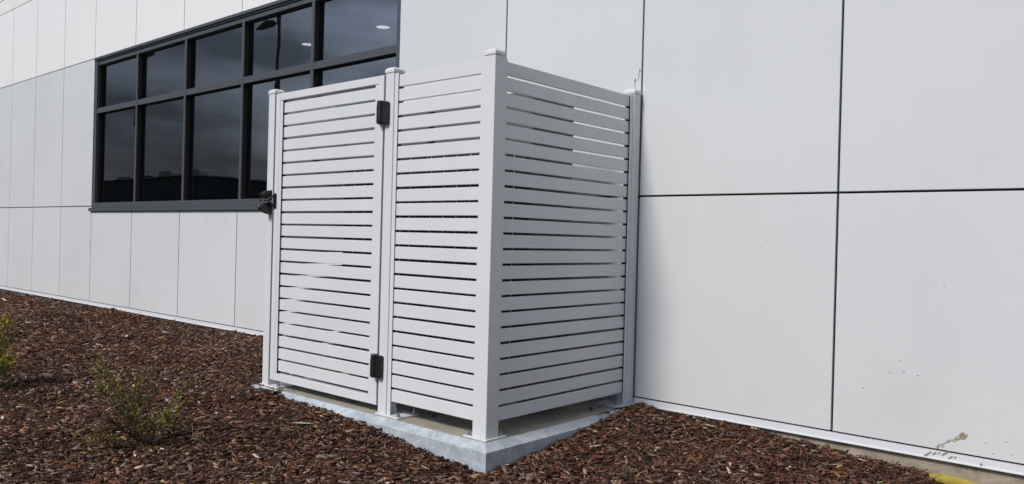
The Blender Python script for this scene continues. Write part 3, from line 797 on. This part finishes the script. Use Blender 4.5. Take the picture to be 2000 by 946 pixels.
shrub((bx, by, gz(bx, by)), S2, "dense green shrub with tiny pale flowers, cut off by the photo's left edge", 5, per=190, warm=1.5,
      flowers=((.075, .235, -.15), (.08, .16, -.15)))

# fallen gum leaf on the mulch by the gate
x, y = -0.99, -1.62
z = gz(x, y) + 0.016
bm = bmesh.new()
nL = 9; ll, lr = [], []
for i in range(nL):
    t = i / (nL - 1) - 0.5; w_ = 0.009 * math.cos(math.pi * t) ** 0.8 if abs(t) < .5 else 0.0004
    bend = 0.010 * math.cos(math.pi * t)
    ll.append(bm.verts.new((x + t * 0.12 + 0.02 * t, y + t * 0.07 + w_ + 0.0005, z + 0.008 * t + bend * 0.4)))
    lr.append(bm.verts.new((x + t * 0.12 + 0.02 * t, y + t * 0.07 - w_ - 0.0005, z + 0.008 * t + bend * 0.4 - 0.004 * math.cos(math.pi * t))))
for i in range(nL - 1): bm.faces.new((ll[i], ll[i + 1], lr[i + 1], lr[i]))
o = link("fallen_leaf", bm_mesh("fallen_leaf", bm), M['gumleaf'])
so = o.modifiers.new("thickness", 'SOLIDIFY'); so.thickness = 0.001
tag(o, "narrow grey-green fallen leaf lying on the mulch in front of the gate", "leaf")

# ------------------------------------------------------------------ across the road (seen mirrored in the window)
wh = empty("warehouse", (-85, -40, -0.4))
tag(wh, "long low dark warehouse across the road, mirrored in the strip window", "building")
bm = bmesh.new()
outl = [(-150, -0.4), (-62, -0.4), (-62, 5.55), (-69, 6.05), (-85, 7.20), (-92, 7.12), (-111, 7.05), (-150, 6.6)]
a = [bm.verts.new((x, -40, z)) for x, z in outl]; c = [bm.verts.new((x, -70, z)) for x, z in outl]
bm.faces.new(a); bm.faces.new(c[::-1])
bm.faces.new((a[1], a[2], c[2], c[1])); bm.faces.new((a[7], a[0], c[0], c[7]))
link("wall", bm_mesh("wall", bm), M['shed'], wh)
bm = bmesh.new()
a = [bm.verts.new((x, -39.7, z + dz_)) for dz_ in (0.02, 0.14) for x, z in outl[2:]]; c = [bm.verts.new((x, -70.2, z + dz_)) for dz_ in (0.02, 0.14) for x, z in outl[2:]]
k = len(outl) - 2
for i in range(k - 1):
    bm.faces.new((a[k + i], a[k + i + 1], c[k + i + 1], c[k + i])); bm.faces.new((a[i], a[i + 1], a[k + i + 1], a[k + i]))
    bm.faces.new((a[i], a[i + 1], c[i + 1], c[i]))
rf = link("roof", bm_mesh("roof", bm), M['shed_roof'], wh)
box("vent_dome", -97.2, -95.6, -41, -39.9, 7.21, 7.55, 'shed_dark', rf, 0.35, 3)
bm = bmesh.new(); add_tube(bm, [(-78.4, -40.5, 6.75), (-78.4, -40.5, 7.5)], 0.03, 6); add_tube(bm, [(-79.4, -40.5, 7.3), (-77.4, -40.5, 7.35)], 0.03, 6)
link("antenna", bm_mesh("antenna", bm), M['shed_dark'], rf)
for (x0, x1, z0, z1) in ((-89, -87.2, -0.39, 3.0), (-79.5, -74.5, -0.39, 3.8), (-105, -101, -0.39, 3.6)):
    d = box("roller_door", x0, x1, -39.98, -39.9, z0, z1, 'shed_dark', wh)
for i, (x0, x1, z0, z1) in enumerate(((-104.2, -100.4, 7.24, 7.62), (-98.9, -98.0, 7.24, 7.75), (-92.7, -90.0, 7.28, 7.92), (-85.1, -83.5, 7.22, 7.88))):
    o = box("rooftop_cooler", x0, x1, -41.6, -40.2, z0 - 0.05, z1, 'shed_roof', None, 0.05)
    tag(o, ("low wide rooftop cooler on the warehouse, leftmost in the window reflection", "narrow rooftop cooler next to the warehouse roof dome, in the reflection",
            "large box rooftop cooler on the warehouse beside the roof dome, in the reflection", "rooftop cooler standing on the warehouse ridge, in the reflection")[i], "rooftop cooler", "coolers on the warehouse roof")

def street_lamp(x, y, H, sgn, label):
    e = empty("street_lamp", (x, y, -0.4))
    tag(e, label, "street lamp", "street lamps along the road")
    bm = bmesh.new(); add_tube(bm, [(x, y, -0.4), (x, y, H * 0.5), (x, y, H)], (0.11, 0.085, 0.062), 12)
    add_tube(bm, [(x, y, H), (x, y, H + 0.06)], (0.09, 0.08), 12)
    link("pole", bm_mesh("pole", bm), M['lamp_metal'], e)
    bm = bmesh.new(); add_tube(bm, [(x, y, H - 0.22), (x + sgn * 0.3, y, H - 0.2)], 0.035, 8)
    link("arm", bm_mesh("arm", bm), M['lamp_metal'], e)
    bm = bmesh.new()
    add_tube(bm, [(x + sgn * 0.28, y, H - 0.19), (x + sgn * 0.45, y, H - 0.17), (x + sgn * 0.8, y, H - 0.14), (x + sgn * 1.3, y, H - 0.19), (x + sgn * 1.55, y, H - 0.22)],
             (0.06, 0.13, 0.15, 0.07, 0.015), 10)
    link("lamp_head", bm_mesh("lamp_head", bm), M['lamp_metal'], e)
street_lamp(-23.05, -12.0, 8.75, -1, "dark street lamp with its pole showing, mirrored in the tall window panes")
street_lamp(-34.5, -12.0, 8.93, 1, "dark street lamp whose head alone shows beside a mullion in the reflection")

scene.render.engine = 'CYCLES'
scene.render.resolution_x = 1024
scene.render.resolution_y = 484
